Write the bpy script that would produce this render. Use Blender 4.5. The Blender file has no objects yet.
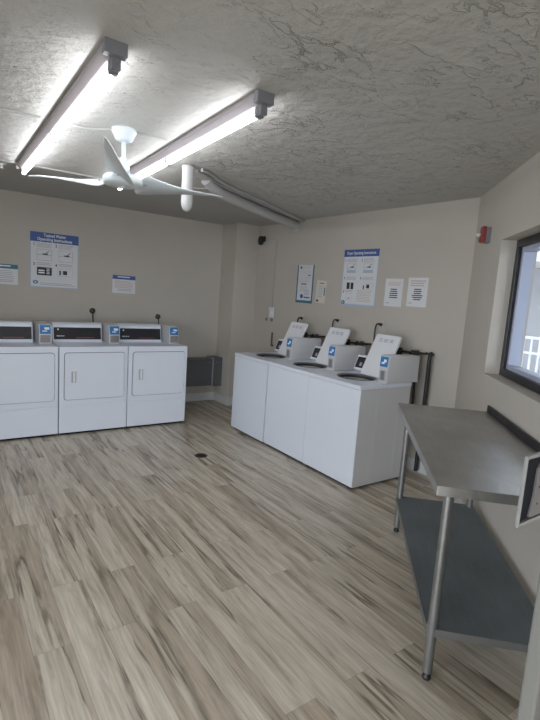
import bpy, bmesh, math, random
from mathutils import Vector, Matrix
random.seed(4)
S = bpy.context.scene
COL = S.collection
PI = math.pi

# ------------------------------------------------------------------ materials
MATS = {}
def mat(name, col, rough=.5, metal=0., emit=None, strength=1., coat=0., alpha=None, spec=None):
    m = bpy.data.materials.new(name); m.use_nodes = True
    b = m.node_tree.nodes['Principled BSDF']
    b.inputs['Base Color'].default_value = (*col, 1)
    b.inputs['Roughness'].default_value = rough
    b.inputs['Metallic'].default_value = metal
    if coat:
        b.inputs['Coat Weight'].default_value = coat
        b.inputs['Coat Roughness'].default_value = .15
    if spec is not None: b.inputs['Specular IOR Level'].default_value = spec
    if emit:
        b.inputs['Emission Color'].default_value = (*emit, 1)
        b.inputs['Emission Strength'].default_value = strength
    MATS[name] = m
    return m

def nodes(m):
    return m.node_tree.nodes, m.node_tree.links, m.node_tree.nodes['Principled BSDF']

def noise(N, L, vec, scale, detail=4, rough=.5, dist=0.):
    n = N.new('ShaderNodeTexNoise'); n.inputs['Scale'].default_value = scale
    n.inputs['Detail'].default_value = detail; n.inputs['Roughness'].default_value = rough
    n.inputs['Distortion'].default_value = dist
    L.new(vec, n.inputs['Vector']); return n

def ramp(N, L, fac, stops):
    r = N.new('ShaderNodeValToRGB'); e = r.color_ramp.elements
    while len(e) < len(stops): e.new(.5)
    for k, (p, c) in enumerate(stops):
        e[k].position = p; e[k].color = (*c, 1) if len(c) == 3 else c
    L.new(fac, r.inputs[0]); return r

def mapping(N, L, vec, scale=(1, 1, 1), rot=(0, 0, 0)):
    m = N.new('ShaderNodeMapping'); m.inputs['Scale'].default_value = scale
    m.inputs['Rotation'].default_value = rot
    L.new(vec, m.inputs['Vector']); return m.outputs[0]

def math_(N, L, op, a, b=None, c=None):
    n = N.new('ShaderNodeMath'); n.operation = op
    for i, v in enumerate((a, b, c)):
        if v is None: continue
        if isinstance(v, (int, float)): n.inputs[i].default_value = v
        else: L.new(v, n.inputs[i])
    return n.outputs[0]

def mixc(N, L, fac, a, b, mode='MIX'):
    n = N.new('ShaderNodeMix'); n.data_type = 'RGBA'; n.blend_type = mode
    for sock, v in ((n.inputs[0], fac), (n.inputs[6], a), (n.inputs[7], b)):
        if isinstance(v, tuple): sock.default_value = (*v, 1)
        elif isinstance(v, (int, float)): sock.default_value = v
        else: L.new(v, sock)
    return n.outputs[2]

def wall_mat(name, col, bump=.12):
    m = mat(name, col, .75); N, L, b = nodes(m)
    tc = N.new('ShaderNodeTexCoord').outputs['Object']
    n1 = noise(N, L, tc, 1.3, 3); n2 = noise(N, L, tc, 60, 3)
    c = ramp(N, L, n1.outputs['Fac'], [(.3, tuple(v * .95 for v in col)), (.7, tuple(min(1, v * 1.04) for v in col))])
    L.new(c.outputs[0], b.inputs['Base Color'])
    bp = N.new('ShaderNodeBump'); bp.inputs['Strength'].default_value = bump; bp.inputs['Distance'].default_value = .004
    L.new(n2.outputs['Fac'], bp.inputs['Height']); L.new(bp.outputs[0], b.inputs['Normal'])
    return m
wall_mat('wall_paint', (.52, .482, .43))
wall_mat('smooth_plaster', (.46, .45, .43))
mat('baseboard_paint', (.62, .63, .63), .5)

def ceiling_mat():
    m = mat('textured_plaster', (.54, .528, .50), .7); N, L, b = nodes(m)
    tc = N.new('ShaderNodeTexCoord').outputs['Object']
    w = noise(N, L, tc, 3.0, 2)
    add = N.new('ShaderNodeVectorMath'); add.operation = 'MULTIPLY_ADD'
    L.new(w.outputs['Color'], add.inputs[0]); add.inputs[1].default_value = (.16, .16, .16); L.new(tc, add.inputs[2])
    v = mapping(N, L, add.outputs[0], (1.0, 2.3, 1.0), (0, 0, .35))
    # skip-trowel islands: flat raised plates with crisp broken edges
    r = noise(N, L, v, 2.4, 6, .58, .1)
    plate = ramp(N, L, r.outputs['Fac'], [(.485, (0, 0, 0)), (.497, (1, 1, 1))])
    r2 = noise(N, L, v, 4.6, 6, .6, .1)
    plate2 = ramp(N, L, r2.outputs['Fac'], [(.52, (0, 0, 0)), (.54, (1, 1, 1))])
    d = math_(N, L, 'ABSOLUTE', math_(N, L, 'SUBTRACT', r2.outputs['Fac'], .45))
    rid = ramp(N, L, d, [(.0, (1, 1, 1)), (.02, (0, 0, 0))])
    def gate(sc, a, b_, off):
        g = noise(N, L, mapping(N, L, tc, (1, 1.4, 1), (0, 0, off)), sc, 3)
        return ramp(N, L, g.outputs['Fac'], [(a, (0, 0, 0)), (b_, (1, 1, 1))]).outputs[0]
    g1, g2, g3 = gate(1.7, .50, .60, .9), gate(2.6, .50, .60, 2.1), gate(2.1, .54, .64, 4.)
    gr = noise(N, L, tc, 34, 5, .6)
    md = noise(N, L, tc, 11, 4, .55)
    h = math_(N, L, 'MULTIPLY', math_(N, L, 'MULTIPLY', plate.outputs[0], g1), .8)
    h = math_(N, L, 'MULTIPLY_ADD', math_(N, L, 'MULTIPLY', plate2.outputs[0], g2), .65, h)
    h = math_(N, L, 'MULTIPLY_ADD', math_(N, L, 'MULTIPLY', rid.outputs[0], g3), .7, h)
    h = math_(N, L, 'MULTIPLY_ADD', gr.outputs['Fac'], .38, h)
    h = math_(N, L, 'MULTIPLY_ADD', md.outputs['Fac'], 1.5, h)
    bp = N.new('ShaderNodeBump'); bp.inputs['Strength'].default_value = .85; bp.inputs['Distance'].default_value = .013
    L.new(h, bp.inputs['Height']); L.new(bp.outputs[0], b.inputs['Normal'])
ceiling_mat()

def floor_mat():
    m = mat('vinyl_plank', (.4, .35, .3), .42); N, L, b = nodes(m)
    tc = N.new('ShaderNodeTexCoord').outputs['Object']
    sx = N.new('ShaderNodeSeparateXYZ'); L.new(tc, sx.inputs[0])
    cx = N.new('ShaderNodeCombineXYZ'); L.new(sx.outputs['Y'], cx.inputs[0]); L.new(sx.outputs['X'], cx.inputs[1])
    def brick(c1, c2, mortar, msize):
        br = N.new('ShaderNodeTexBrick'); br.offset = .37; br.offset_frequency = 2; br.squash = 1
        br.inputs['Color1'].default_value = (*c1, 1); br.inputs['Color2'].default_value = (*c2, 1)
        br.inputs['Mortar'].default_value = (*mortar, 1)
        br.inputs['Scale'].default_value = 1; br.inputs['Mortar Size'].default_value = msize
        br.inputs['Mortar Smooth'].default_value = .1
        br.inputs['Brick Width'].default_value = 1.22; br.inputs['Row Height'].default_value = .15
        L.new(cx.outputs[0], br.inputs['Vector']); return br
    br = brick((0, 0, 0), (1, 1, 1), (.5, .5, .5), .0)
    seam = brick((1, 1, 1), (1, 1, 1), (.70, .68, .66), .001)
    rnd = N.new('ShaderNodeSeparateColor'); L.new(br.outputs['Color'], rnd.inputs[0])
    rv = rnd.outputs[0]
    # per-plank offset of the grain
    off = N.new('ShaderNodeCombineXYZ'); L.new(math_(N, L, 'MULTIPLY', rv, 13.), off.inputs[0]); L.new(math_(N, L, 'MULTIPLY', rv, 7.), off.inputs[2])
    va = N.new('ShaderNodeVectorMath'); va.operation = 'ADD'; L.new(cx.outputs[0], va.inputs[0]); L.new(off.outputs[0], va.inputs[1])
    g0 = va.outputs[0]
    broad = noise(N, L, mapping(N, L, g0, (.24, 5.4, 1)), 1.5, 5, .5, .18)
    fine = noise(N, L, mapping(N, L, g0, (3., 60., 1)), 1.5, 4, .6, .3)
    mid = noise(N, L, mapping(N, L, g0, (1.5, 14., 1)), 1.6, 5, .6, .5)
    base = ramp(N, L, math_(N, L, 'MULTIPLY_ADD', rv, .13, math_(N, L, 'SUBTRACT', broad.outputs['Fac'], .065)),
                [(.28, (.41, .335, .255)), (.38, (.49, .415, .325)), (.435, (.44, .37, .285)), (.455, (.56, .495, .40)), (.56, (.64, .575, .475)), (.72, (.52, .445, .352))])
    f = ramp(N, L, fine.outputs['Fac'], [(.3, (.80, .79, .78)), (.65, (1.07, 1.07, 1.07))])
    f2 = ramp(N, L, mid.outputs['Fac'], [(.32, (.66, .64, .61)), (.5, (1, 1, 1)), (.7, (1.1, 1.1, 1.1))])
    c = mixc(N, L, 1., base.outputs[0], f.outputs[0], 'MULTIPLY')
    c = mixc(N, L, 1., c, f2.outputs[0], 'MULTIPLY')
    d = math_(N, L, 'ABSOLUTE', math_(N, L, 'SUBTRACT', math_(N, L, 'MULTIPLY_ADD', rv, .13, math_(N, L, 'SUBTRACT', broad.outputs['Fac'], .065)), .443))
    sk = ramp(N, L, d, [(0, (1, 1, 1)), (.008, (.6, .6, .6)), (.02, (0, 0, 0))])
    gate = noise(N, L, mapping(N, L, g0, (1.6, 3., 1)), 1.9, 3)
    gt = ramp(N, L, gate.outputs['Fac'], [(.42, (0, 0, 0)), (.54, (1, 1, 1))])
    sf = math_(N, L, 'MULTIPLY', math_(N, L, 'MULTIPLY', sk.outputs[0], gt.outputs[0]), .8)
    c = mixc(N, L, sf, c, (.10, .075, .055))
    kn = noise(N, L, mapping(N, L, g0, (2.2, 11., 1)), 1.5, 3, .5, .6)
    ks = ramp(N, L, kn.outputs['Fac'], [(.24, (1, 1, 1)), (.31, (0, 0, 0))])
    c = mixc(N, L, math_(N, L, 'MULTIPLY', ks.outputs[0], .7), c, (.13, .095, .07))
    c = mixc(N, L, 1., c, seam.outputs['Color'], 'MULTIPLY')
    L.new(c, b.inputs['Base Color'])
    rr = ramp(N, L, fine.outputs['Fac'], [(.3, (.40, .40, .40)), (.7, (.31, .31, .31))]); L.new(rr.outputs[0], b.inputs['Roughness'])
    bp = N.new('ShaderNodeBump'); bp.inputs['Strength'].default_value = .15; bp.inputs['Distance'].default_value = .002
    L.new(math_(N, L, 'ADD', fine.outputs['Fac'], seam.outputs['Fac']), bp.inputs['Height'])
    bp.invert = False; L.new(bp.outputs[0], b.inputs['Normal'])
floor_mat()

def steel_mat(name, col, rough, metal=1., sc=(3, 60, 3)):
    m = mat(name, col, rough, metal); N, L, b = nodes(m)
    tc = N.new('ShaderNodeTexCoord').outputs['Object']
    n1 = noise(N, L, mapping(N, L, tc, sc), 2, 3); n2 = noise(N, L, tc, 3.2, 4, .6)
    r = ramp(N, L, n1.outputs['Fac'], [(.3, (rough * .85,) * 3), (.7, (rough * 1.15,) * 3)]); L.new(r.outputs[0], b.inputs['Roughness'])
    c = ramp(N, L, n2.outputs['Fac'], [(.3, tuple(v * .82 for v in col)), (.7, tuple(v * 1.08 for v in col))]); L.new(c.outputs[0], b.inputs['Base Color'])
steel_mat('table_steel', (.50, .495, .475), .42)
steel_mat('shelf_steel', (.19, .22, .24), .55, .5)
steel_mat('galvanised_tube', (.29, .293, .285), .46, .8, (8, 8, 2))
steel_mat('shaded_steel', (.06, .06, .065), .45, .7)  # table steel with the upturn's shade and dark reflection painted in
steel_mat('duct_metal', (.15, .155, .165), .5, .3)
steel_mat('grey_metal', (.42, .42, .44), .45, .5)
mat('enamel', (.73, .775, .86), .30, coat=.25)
mat('enamel_shaded', (.60, .60, .605), .38, coat=.2)  # darker copy of the enamel: shade on the washer sides put into the colour
mat('coin_grey', (.60, .60, .61), .42)
mat('lid_enamel', (.80, .81, .84), .3, coat=.2)
mat('seam_dark', (.16, .16, .18), .6)
mat('recess_grey', (.42, .43, .46), .5)
mat('black_panel', (.018, .018, .024), .3)
mat('black_plastic', (.02, .02, .022), .45)
mat('toe_dark', (.018, .018, .022), .8, spec=.1)
mat('tub_dark', (.02, .02, .022), .5)
mat('tub_ring', (.16, .16, .18), .4)
mat('blue_label', (.02, .19, .46), .4)
mat('white_print', (.85, .86, .88), .5)
mat('slot_metal', (.28, .26, .26), .4, .6)
mat('red_print', (.55, .10, .08), .5)
mat('paper', (.72, .735, .76), .6)
mat('paper_cream', (.66, .65, .56), .6)
mat('print_navy', (.055, .11, .33), .5)
mat('print_teal', (.05, .17, .25), .5)
mat('print_grey', (.40, .42, .46), .6)
mat('print_black', (.03, .03, .04), .5)
mat('print_pale_blue', (.42, .52, .66), .6)
mat('print_pink', (.62, .36, .36), .6)
mat('print_tan', (.55, .45, .36), .6)
mat('print_blue', (.08, .25, .48), .5)
mat('fixture_white', (.34, .31, .32), .45)
mat('fixture_grey', (.22, .22, .24), .5)
mat('fan_white', (.74, .80, .83), .35)
mat('pvc_white', (.56, .56, .56), .4)
mat('conduit_paint', (.48, .48, .47), .5)
mat('tube_glow', (1, 1, 1), .4, emit=(.93, .96, 1.0), strength=14)
mat('indicator_white', (.9, .9, .9), .3)
mat('alarm_red', (.26, .04, .03), .4)
mat('lens_clear', (.75, .75, .75), .1)
mat('brass_dark', (.10, .085, .07), .45, .6)
mat('hose_black', (.02, .02, .02), .5)
mat('hose_grey', (.25, .25, .25), .5)
mat('wall_plate', (.53, .50, .46), .4)
mat('frame_black', (.012, .013, .018), .35)
mat('frame_blue_white', (.42, .45, .56), .4)
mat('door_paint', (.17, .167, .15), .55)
mat('hatch_white', (.22, .22, .21), .4)
mat('plate_pink_grey', (.17, .155, .15), .5, .2)
mat('drain_bronze', (.09, .06, .05), .4, .7)
mat('facade_paint', (.50, .49, .50), .8)
mat('slab_white', (.85, .87, .9), .7)
mat('fascia_grey', (.38, .36, .36), .8)
mat('railing_white', (.85, .87, .9), .5)
mat('pavement', (.38, .37, .35), .9)
mat('facade_dark', (.12, .12, .14), .5)
g = mat('glass', (.9, .95, 1), .02); nodes(g)[2].inputs['Transmission Weight'].default_value = 1; nodes(g)[2].inputs['IOR'].default_value = 1.02

# ------------------------------------------------------------------ mesh builder
class MB:
    def __init__(s): s.v = []; s.f = []; s.m = []; s.sm = []; s.mats = []
    def mi(s, name):
        if name not in s.mats: s.mats.append(name)
        return s.mats.index(name)
    def add(s, vs, fs, m, smooth=False, M=None):
        o = len(s.v)
        s.v += [tuple(M @ Vector(p)) if M else tuple(p) for p in vs]
        k = s.mi(m)
        for f in fs: s.f.append([o + i for i in f]); s.m.append(k); s.sm.append(smooth)
        return s
    def box(s, a, b, m, M=None):
        x0, y0, z0 = a; x1, y1, z1 = b
        vs = [(x0, y0, z0), (x1, y0, z0), (x1, y1, z0), (x0, y1, z0), (x0, y0, z1), (x1, y0, z1), (x1, y1, z1), (x0, y1, z1)]
        return s.add(vs, [(0, 3, 2, 1), (4, 5, 6, 7), (0, 1, 5, 4), (1, 2, 6, 5), (2, 3, 7, 6), (3, 0, 4, 7)], m, M=M)
    def prism(s, poly, a0, a1, m, axis='z', M=None):
        n = len(poly)
        def P(p, a):
            if axis == 'z': return (p[0], p[1], a)
            if axis == 'y': return (p[0], a, p[1])
            return (a, p[0], p[1])
        vs = [P(p, a0) for p in poly] + [P(p, a1) for p in poly]
        fs = [tuple(range(n)), tuple(range(2 * n - 1, n - 1, -1))] + [(i, i + n, (i + 1) % n + n, (i + 1) % n) for i in range(n)]
        return s.add(vs, fs, m, M=M)
    def rrect(s, x0, x1, z0, z1, r, y0, y1, m, seg=5, M=None):
        p = []
        for cx, cz, a0 in ((x1 - r, z0 + r, -90), (x1 - r, z1 - r, 0), (x0 + r, z1 - r, 90), (x0 + r, z0 + r, 180)):
            for k in range(seg + 1):
                a = math.radians(a0 + 90 * k / seg); p.append((cx + r * math.cos(a), cz + r * math.sin(a)))
        return s.prism(p, y0, y1, m, 'y', M)
    def tube(s, pts, r, m, seg=12, rr=None):
        pts = [Vector(p) for p in pts]; n = len(pts); rings = []
        up = None
        for i, p in enumerate(pts):
            t = (pts[min(i + 1, n - 1)] - pts[max(i - 1, 0)]).normalized()
            if up is None:
                up = Vector((0, 0, 1)) if abs(t.z) < .9 else Vector((1, 0, 0))
            up = (up - t * up.dot(t)).normalized(); sd = t.cross(up)
            q = rr[i] if rr else r
            rings.append([p + (up * math.cos(2 * PI * k / seg) + sd * math.sin(2 * PI * k / seg)) * q for k in range(seg)])
        vs = [v for g in rings for v in g]; fs = []
        for i in range(n - 1):
            for k in range(seg):
                a = i * seg + k; b_ = i * seg + (k + 1) % seg
                fs.append((a, b_, b_ + seg, a + seg))
        s.add(vs, fs, m, True)
        s.add(rings[0], [tuple(range(seg - 1, -1, -1))], m); s.add(rings[-1], [tuple(range(seg))], m)
        return s
    def lathe(s, prof, m, c=(0, 0, 0), seg=28, smooth=True):
        vs = []; fs = []
        for r, z in prof:
            for k in range(seg):
                a = 2 * PI * k / seg; vs.append((c[0] + r * math.cos(a), c[1] + r * math.sin(a), c[2] + z))
        for i in range(len(prof) - 1):
            for k in range(seg):
                a = i * seg + k; b_ = i * seg + (k + 1) % seg
                fs.append((a, b_, b_ + seg, a + seg))
        return s.add(vs, fs, m, smooth)
    def ring(s, x0, x1, z0, z1, t, y0, y1, m):      # rectangular outline
        s.box((x0, y0, z0), (x1, y1, z0 + t), m); s.box((x0, y0, z1 - t), (x1, y1, z1), m)
        s.box((x0, y0, z0 + t), (x0 + t, y1, z1 - t), m); s.box((x1 - t, y0, z0 + t), (x1, y1, z1 - t), m)
        return s
    def text(s, body, cx, z, size, y, m, align='CENTER', fit=None):
        cu = bpy.data.curves.new('t', 'FONT'); cu.body = body; cu.size = size; cu.align_x = align; cu.offset = size * .018
        cu.resolution_u = 2
        o = bpy.data.objects.new('t', cu); COL.objects.link(o)
        dg = bpy.context.evaluated_depsgraph_get(); me = bpy.data.meshes.new_from_object(o.evaluated_get(dg))
        xs = [v.co.x for v in me.vertices]; k = 1.
        if fit and xs: k = fit / (max(xs) - min(xs))
        vs = [(cx + v.co.x * k, y, z + v.co.y) for v in me.vertices]
        s.add(vs, [tuple(p.vertices) for p in me.polygons], m)
        bpy.data.objects.remove(o); bpy.data.curves.remove(cu); bpy.data.meshes.remove(me)
        return s
    def build(s, name, parent=None, bevel=0., seg=2, loc=None, rot=None, mods=None, fix=True):
        me = bpy.data.meshes.new(name); me.from_pydata(s.v, [], s.f)
        for n in s.mats: me.materials.append(MATS[n])
        for p, k, sm in zip(me.polygons, s.m, s.sm): p.material_index = k; p.use_smooth = sm
        if fix:
            bm = bmesh.new(); bm.from_mesh(me); bmesh.ops.recalc_face_normals(bm, faces=bm.faces); bm.to_mesh(me); bm.free()
        o = bpy.data.objects.new(name, me); COL.objects.link(o)
        if parent: o.parent = parent
        if loc: o.location = loc
        if rot is not None: o.rotation_euler = (0, 0, rot) if isinstance(rot, (int, float)) else rot
        if bevel:
            b = o.modifiers.new('Bevel', 'BEVEL'); b.width = bevel; b.segments = seg; b.limit_method = 'ANGLE'; b.angle_limit = math.radians(40)
        return o

def tag(o, label, cat, group=None):
    o['label'] = label; o['category'] = cat
    if group: o['group'] = group
    return o
def thing(name, label, cat, loc=(0, 0, 0), rot=0, group=None):
    o = bpy.data.objects.new(name, None); COL.objects.link(o); o.empty_display_size = .1
    o.location = loc; o.rotation_euler = (0, 0, rot)
    return tag(o, label, cat, group)
def struct(mb, name, **k):
    o = mb.build(name, **k); o['kind'] = 'structure'; return o
def kids(o): return [c for c in list(COL.objects) if c.parent == o]
def dup(root, loc, label, name=None):
    def cp(o, par):
        c = o.copy(); COL.objects.link(c); c.parent = par
        for ch in kids(o): cp(ch, c)
        return c
    r = cp(root, None); r.location = loc; r['label'] = label
    return r

# ------------------------------------------------------------------ layout
H = 2.49
YA = 5.985                                     # wall behind the dryers
aB = math.radians(-1.797)
dB = Vector((math.sin(aB), math.cos(aB), 0)); B0 = Vector((3.7092, 3., 0)); rB = math.atan2(-dB.y, -dB.x)
def Bp(y, z=0., off=0.):                        # point on the washer wall at world y, off = out into the room
    p = B0 + dB * ((y - 3.) / dB.y); n = Vector((dB.y, -dB.x, 0)); p = p - n * off; return Vector((p.x, p.y, z))
cC = Bp(2.408)
tC = math.radians(44.07); uC = Vector((math.sin(tC), math.cos(tC), 0)); vC = Vector((math.cos(tC), -math.sin(tC), 0))
rC = math.atan2(-uC.y, -uC.x)
def Cp(s, off=0., z=0.): p = cC - uC * s + vC * off; return Vector((p.x, p.y, z))
XW, YS = -1.9, -1.9                            # left wall, wall behind the camera
sEnd = 2.62
E_ = Cp(sEnd)                                  # where the window wall stops, beside the door
XD = E_.x + .04

# ------------------------------------------------------------------ room shell
fl = MB(); fl.box((XW - .3, YS - .3, -.1), (4.6, YA + .3, 0), 'vinyl_plank')
struct(fl, 'floor')
ce = MB(); ce.box((XW - .3, YS - .3, H), (4.6, YA + .3, H + .15), 'textured_plaster')
struct(ce, 'ceiling')
sb = MB(); sb.prism([(XW, 4.60), (1.55, 4.50), (2.05, 4.08), (3.80, 4.86), (3.80, YA), (XW, YA)], H - .012, H + .01, 'smooth_plaster')
struct(sb, 'ceiling_plaster_band')
w = MB(); w.box((XW - .2, YA, 0), (4.3, YA + .2, H), 'wall_paint'); struct(w, 'wall_back')
w = MB(); w.box((3.276, 5.597, 0), (3.75, YA, H), 'wall_paint'); struct(w, 'wall_column', bevel=.008)
l0, l1 = -1.2, 1.5                             # open entrance in the left wall, beside the photographer
w = MB(); w.box((XW - .2, YS - .2, 0), (XW, l0, H), 'wall_paint'); w.box((XW - .2, l1, 0), (XW, YA, H), 'wall_paint')
w.box((XW - .2, l0, 2.15), (XW, l1, H), 'wall_paint'); struct(w, 'wall_left')
# washer wall
L_ = (Bp(6.1) - cC).length
w = MB(); w.box((-L_, 0, 0), (0.0, .2, H), 'wall_paint'); struct(w, 'wall_right', loc=cC, rot=rB)
# window wall with its deep opening (local x = distance from the corner, y into the wall)
ws0, ws1, wz0, wz1 = .742, 2.0, 1.117, 2.055
w = MB(); T_ = .24
w.box((0, 0, 0), (ws0, T_, H), 'wall_paint'); w.box((ws1, 0, 0), (sEnd, T_, H), 'wall_paint')
w.box((ws0, 0, 0), (ws1, T_, wz0), 'wall_paint'); w.box((ws0, 0, wz1), (ws1, T_, H), 'wall_paint')
struct(w, 'wall_window', loc=cC, rot=rC)
# wall with the side doorway (behind the photographer's right shoulder) and the wall behind
d0, d1 = -.45, .44                              # doorway in y
w = MB(); w.box((XD, d1, 0), (XD + .15, E_.y + .1, H), 'wall_paint'); w.box((XD, YS, 0), (XD + .15, d0, H), 'wall_paint')
w.box((XD, d0, 2.08), (XD + .15, d1, H), 'wall_paint'); struct(w, 'wall_side')
o0, o1 = -.5, .6                              # wide glazed doorway in the wall behind the camera
w = MB(); w.box((XW, YS - .2, 0), (o0, YS, H), 'wall_paint'); w.box((o1, YS - .2, 0), (XD + .15, YS, H), 'wall_paint')
w.box((o0, YS - .2, 2.15), (o1, YS, H), 'wall_paint'); struct(w, 'wall_front')
# baseboards
def bb(name, a, b, loc=None, rot=None): m = MB(); m.box(a, b, 'baseboard_paint'); struct(m, name, bevel=.004, loc=loc, rot=rot)
bb('baseboard_back', (XW, YA - .014, 0), (3.276, YA, .115))
bb('baseboard_column', (3.262, 5.583, 0), (3.276, YA - .014, .115))
bb('baseboard_column_front', (3.276, 5.583, 0), (3.63, 5.597, .115))
bb('baseboard_right', (-L_ + .5, -.014, 0), (-.01, 0, .115), cC, rB)
bb('baseboard_window', (.02, -.014, 0), (sEnd - .03, 0, .115), cC, rC)

# window: black frame, inner pale frame, pane
fr = MB(); fr.ring(ws0, ws1, wz0, wz1, .052, .10, .15, 'frame_black')
wf = struct(fr, 'window_1', loc=cC, rot=rC, bevel=.004)
p = MB(); p.ring(ws0 + .052, ws1 - .052, wz0 + .052, wz1 - .052, .03, .125, .20, 'frame_blue_white'); p.build('window_sash', wf)
p = MB(); p.box((ws0 + .06, .136, wz0 + .06), (ws1 - .06, .14, wz1 - .06), 'glass'); p.build('window_pane', wf)

# open door leaf standing into the room beside the table
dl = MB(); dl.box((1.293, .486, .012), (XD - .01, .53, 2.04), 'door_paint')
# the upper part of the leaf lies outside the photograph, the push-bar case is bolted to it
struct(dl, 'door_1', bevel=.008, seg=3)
dd = MB(); dd.lathe([(.0, 0), (.017, 0), (.017, .02), (.012, .026), (0, .026)], 'black_plastic', seg=16)
o = dd.build('door_bumper', loc=(1.395, .486, .41), rot=(PI / 2, 0, 0)); tag(o, 'small dark round bumper low on the pale door leaf at the right edge', 'bumper')

lk = thing('lock_case', 'white open-fronted metal case with perforated plate beside the worktable', 'lock case', (1.026, .477, 1.103))
m = MB()                                        # shallow case, open to the front
m.box((0.002, -.001, 0), (.007, .007, .162), 'hatch_white'); m.box((.008, 0, .154), (.36, .009, .162), 'hatch_white')
m.box((.008, 0, 0), (.36, .009, .008), 'hatch_white'); m.box((.352, 0, .008), (.36, .009, .154), 'hatch_white')
m.build('shell', lk, bevel=.0015)
m = MB(); m.box((.008, .006, .008), (.352, .009, .154), 'toe_dark'); m.build('recess_shade', lk)  # flat near-black sheet, painted shade in place of a deep interior
m = MB(); m.prism([(.050, .014), (.060, .06), (.062, .125), (.085, .148), (.345, .148), (.345, .012), (.06, .012)], .002, .006, 'plate_pink_grey', 'y')
for hx in (.079, .13, .18, .23, .28):
    for hz in (.04, .08, .12):
        m.add([(hx + .0028 * math.cos(a * PI / 5), .0016, hz + .0028 * math.sin(a * PI / 5)) for a in range(10)], [tuple(range(10))], 'toe_dark')
pl = m.build('perforated_plate', lk)

# ------------------------------------------------------------------ dryers
WD, YD = .6944, 5.0055
def dryer(loc, label):
    t = thing('clothes_dryer', label, 'dryer', loc, 0, 'dryers along the back wall')
    W = WD - .006
    m = MB(); m.box((.003, .006, .022), (W, .70, .914), 'enamel'); m.build('cabinet', t, bevel=.006)
    m = MB(); m.box((.02, .03, 0), (W - .02, .67, .022), 'toe_dark'); m.build('toe_base', t)
    m = MB(); m.box((.004, 0, .308), (W - .001, .006, .911), 'enamel'); m.build('front_panel', t, bevel=.003)
    m = MB(); m.box((.004, -.002, .026), (W - .001, .006, .300), 'enamel'); m.build('lower_panel', t, bevel=.003)
    m = MB(); m.rrect(.046, .655, .366, .855, .03, -.002, .001, 'seam_dark'); m.build('door_gap', t)
    m = MB(); m.rrect(.051, .650, .371, .850, .027, -.016, -.002, 'enamel'); dr = m.build('door', t, bevel=.004)
    m = MB(); m.rrect(.105, .170, .538, .676, .006, -.020, -.015, 'enamel'); m.rrect(.113, .160, .55, .664, .005, -.0215, -.019, 'recess_grey')
    m.box((.128, -.036, .556), (.146, -.02, .66), 'lid_enamel'); m.build('door_handle', dr, bevel=.002)
    for z in (.44, .76): m = MB(); m.box((.648, -.012, z), (.654, 0, z + .045), 'recess_grey'); m.build('hinge', dr)
    # control console
    m = MB(); m.prism([(.36, .914), (.60, .914), (.60, 1.09), (.56, 1.118), (.425, 1.118), (.40, 1.10)], .008, .515, 'enamel', 'x'); m.build('control_console', t, bevel=.006)
    sl = math.atan2(.04, .186)
    M = Matrix.Translation((0, .36, .914)) @ Matrix.Rotation(-sl, 4, 'X')
    m = MB(); m.box((.02, -.004, .032), (.503, .002, .160), 'black_panel', M)
    n = MB(); n.text('•', .062, .118, .06, -.005, 'white_print'); n.text('◦ ◦ ◦', .075, .06, .03, -.005, 'white_print')
    n.box((.055, -.0052, .062), (.075, -.005, .074), 'print_pale_blue'); n.box((.085, -.0052, .062), (.10, -.005, .074), 'print_pale_blue'); n.box((.11, -.0052, .064), (.122, -.005, .072), 'white_print')
    n.box((.24, -.0052, .048), (.43, -.005, .052), 'red_print')
    for f_, k_ in zip(n.f, n.m): m.add([M @ Vector(n.v[i]) for i in f_], [tuple(range(len(f_)))], n.mats[k_])
    m.build('display_panel', t, fix=False)
    # coin box
    m = MB(); m.prism([(.205, .914), (.62, .914), (.62, 1.115), (.30, 1.125), (.222, 1.115), (.20, 1.02)], .545, .66, 'coin_grey', 'x'); cb = m.build('coin_box', t, bevel=.006)
    m = MB(); m.prism([(.197, 1.02), (.219, 1.108), (.224, 1.106), (.202, 1.018)], .552, .653, 'blue_label', 'x')
    m.prism([(.1975, 1.043), (.2005, 1.052), (.2035, 1.052), (.2005, 1.043)], .575, .62, 'white_print', 'x')
    m.prism([(.2045, 1.062), (.2095, 1.085), (.2115, 1.085), (.2065, 1.062)], .595, .64, 'white_print', 'x')
    m.build('instruction_sticker', cb)
    m = MB(); m.box((.556, .196, .932), (.65, .206, 1.008), 'slot_metal'); m.build('coin_slide', cb, bevel=.002)
    m = MB(); m.box((.662, .24, .914), (.672, .60, 1.10), 'enamel'); m.build('end_bracket', t, bevel=.004)
    return t
d1_ = dryer((.2863, YD, 0), 'white clothes dryer cut off by the left edge of the photo')
dup(d1_, (.2863 + WD, YD, 0), 'middle white clothes dryer of the row along the back wall')
dup(d1_, (.2863 + 2 * WD, YD, 0), 'white clothes dryer at the right end of the row, beside the grey duct')

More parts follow.
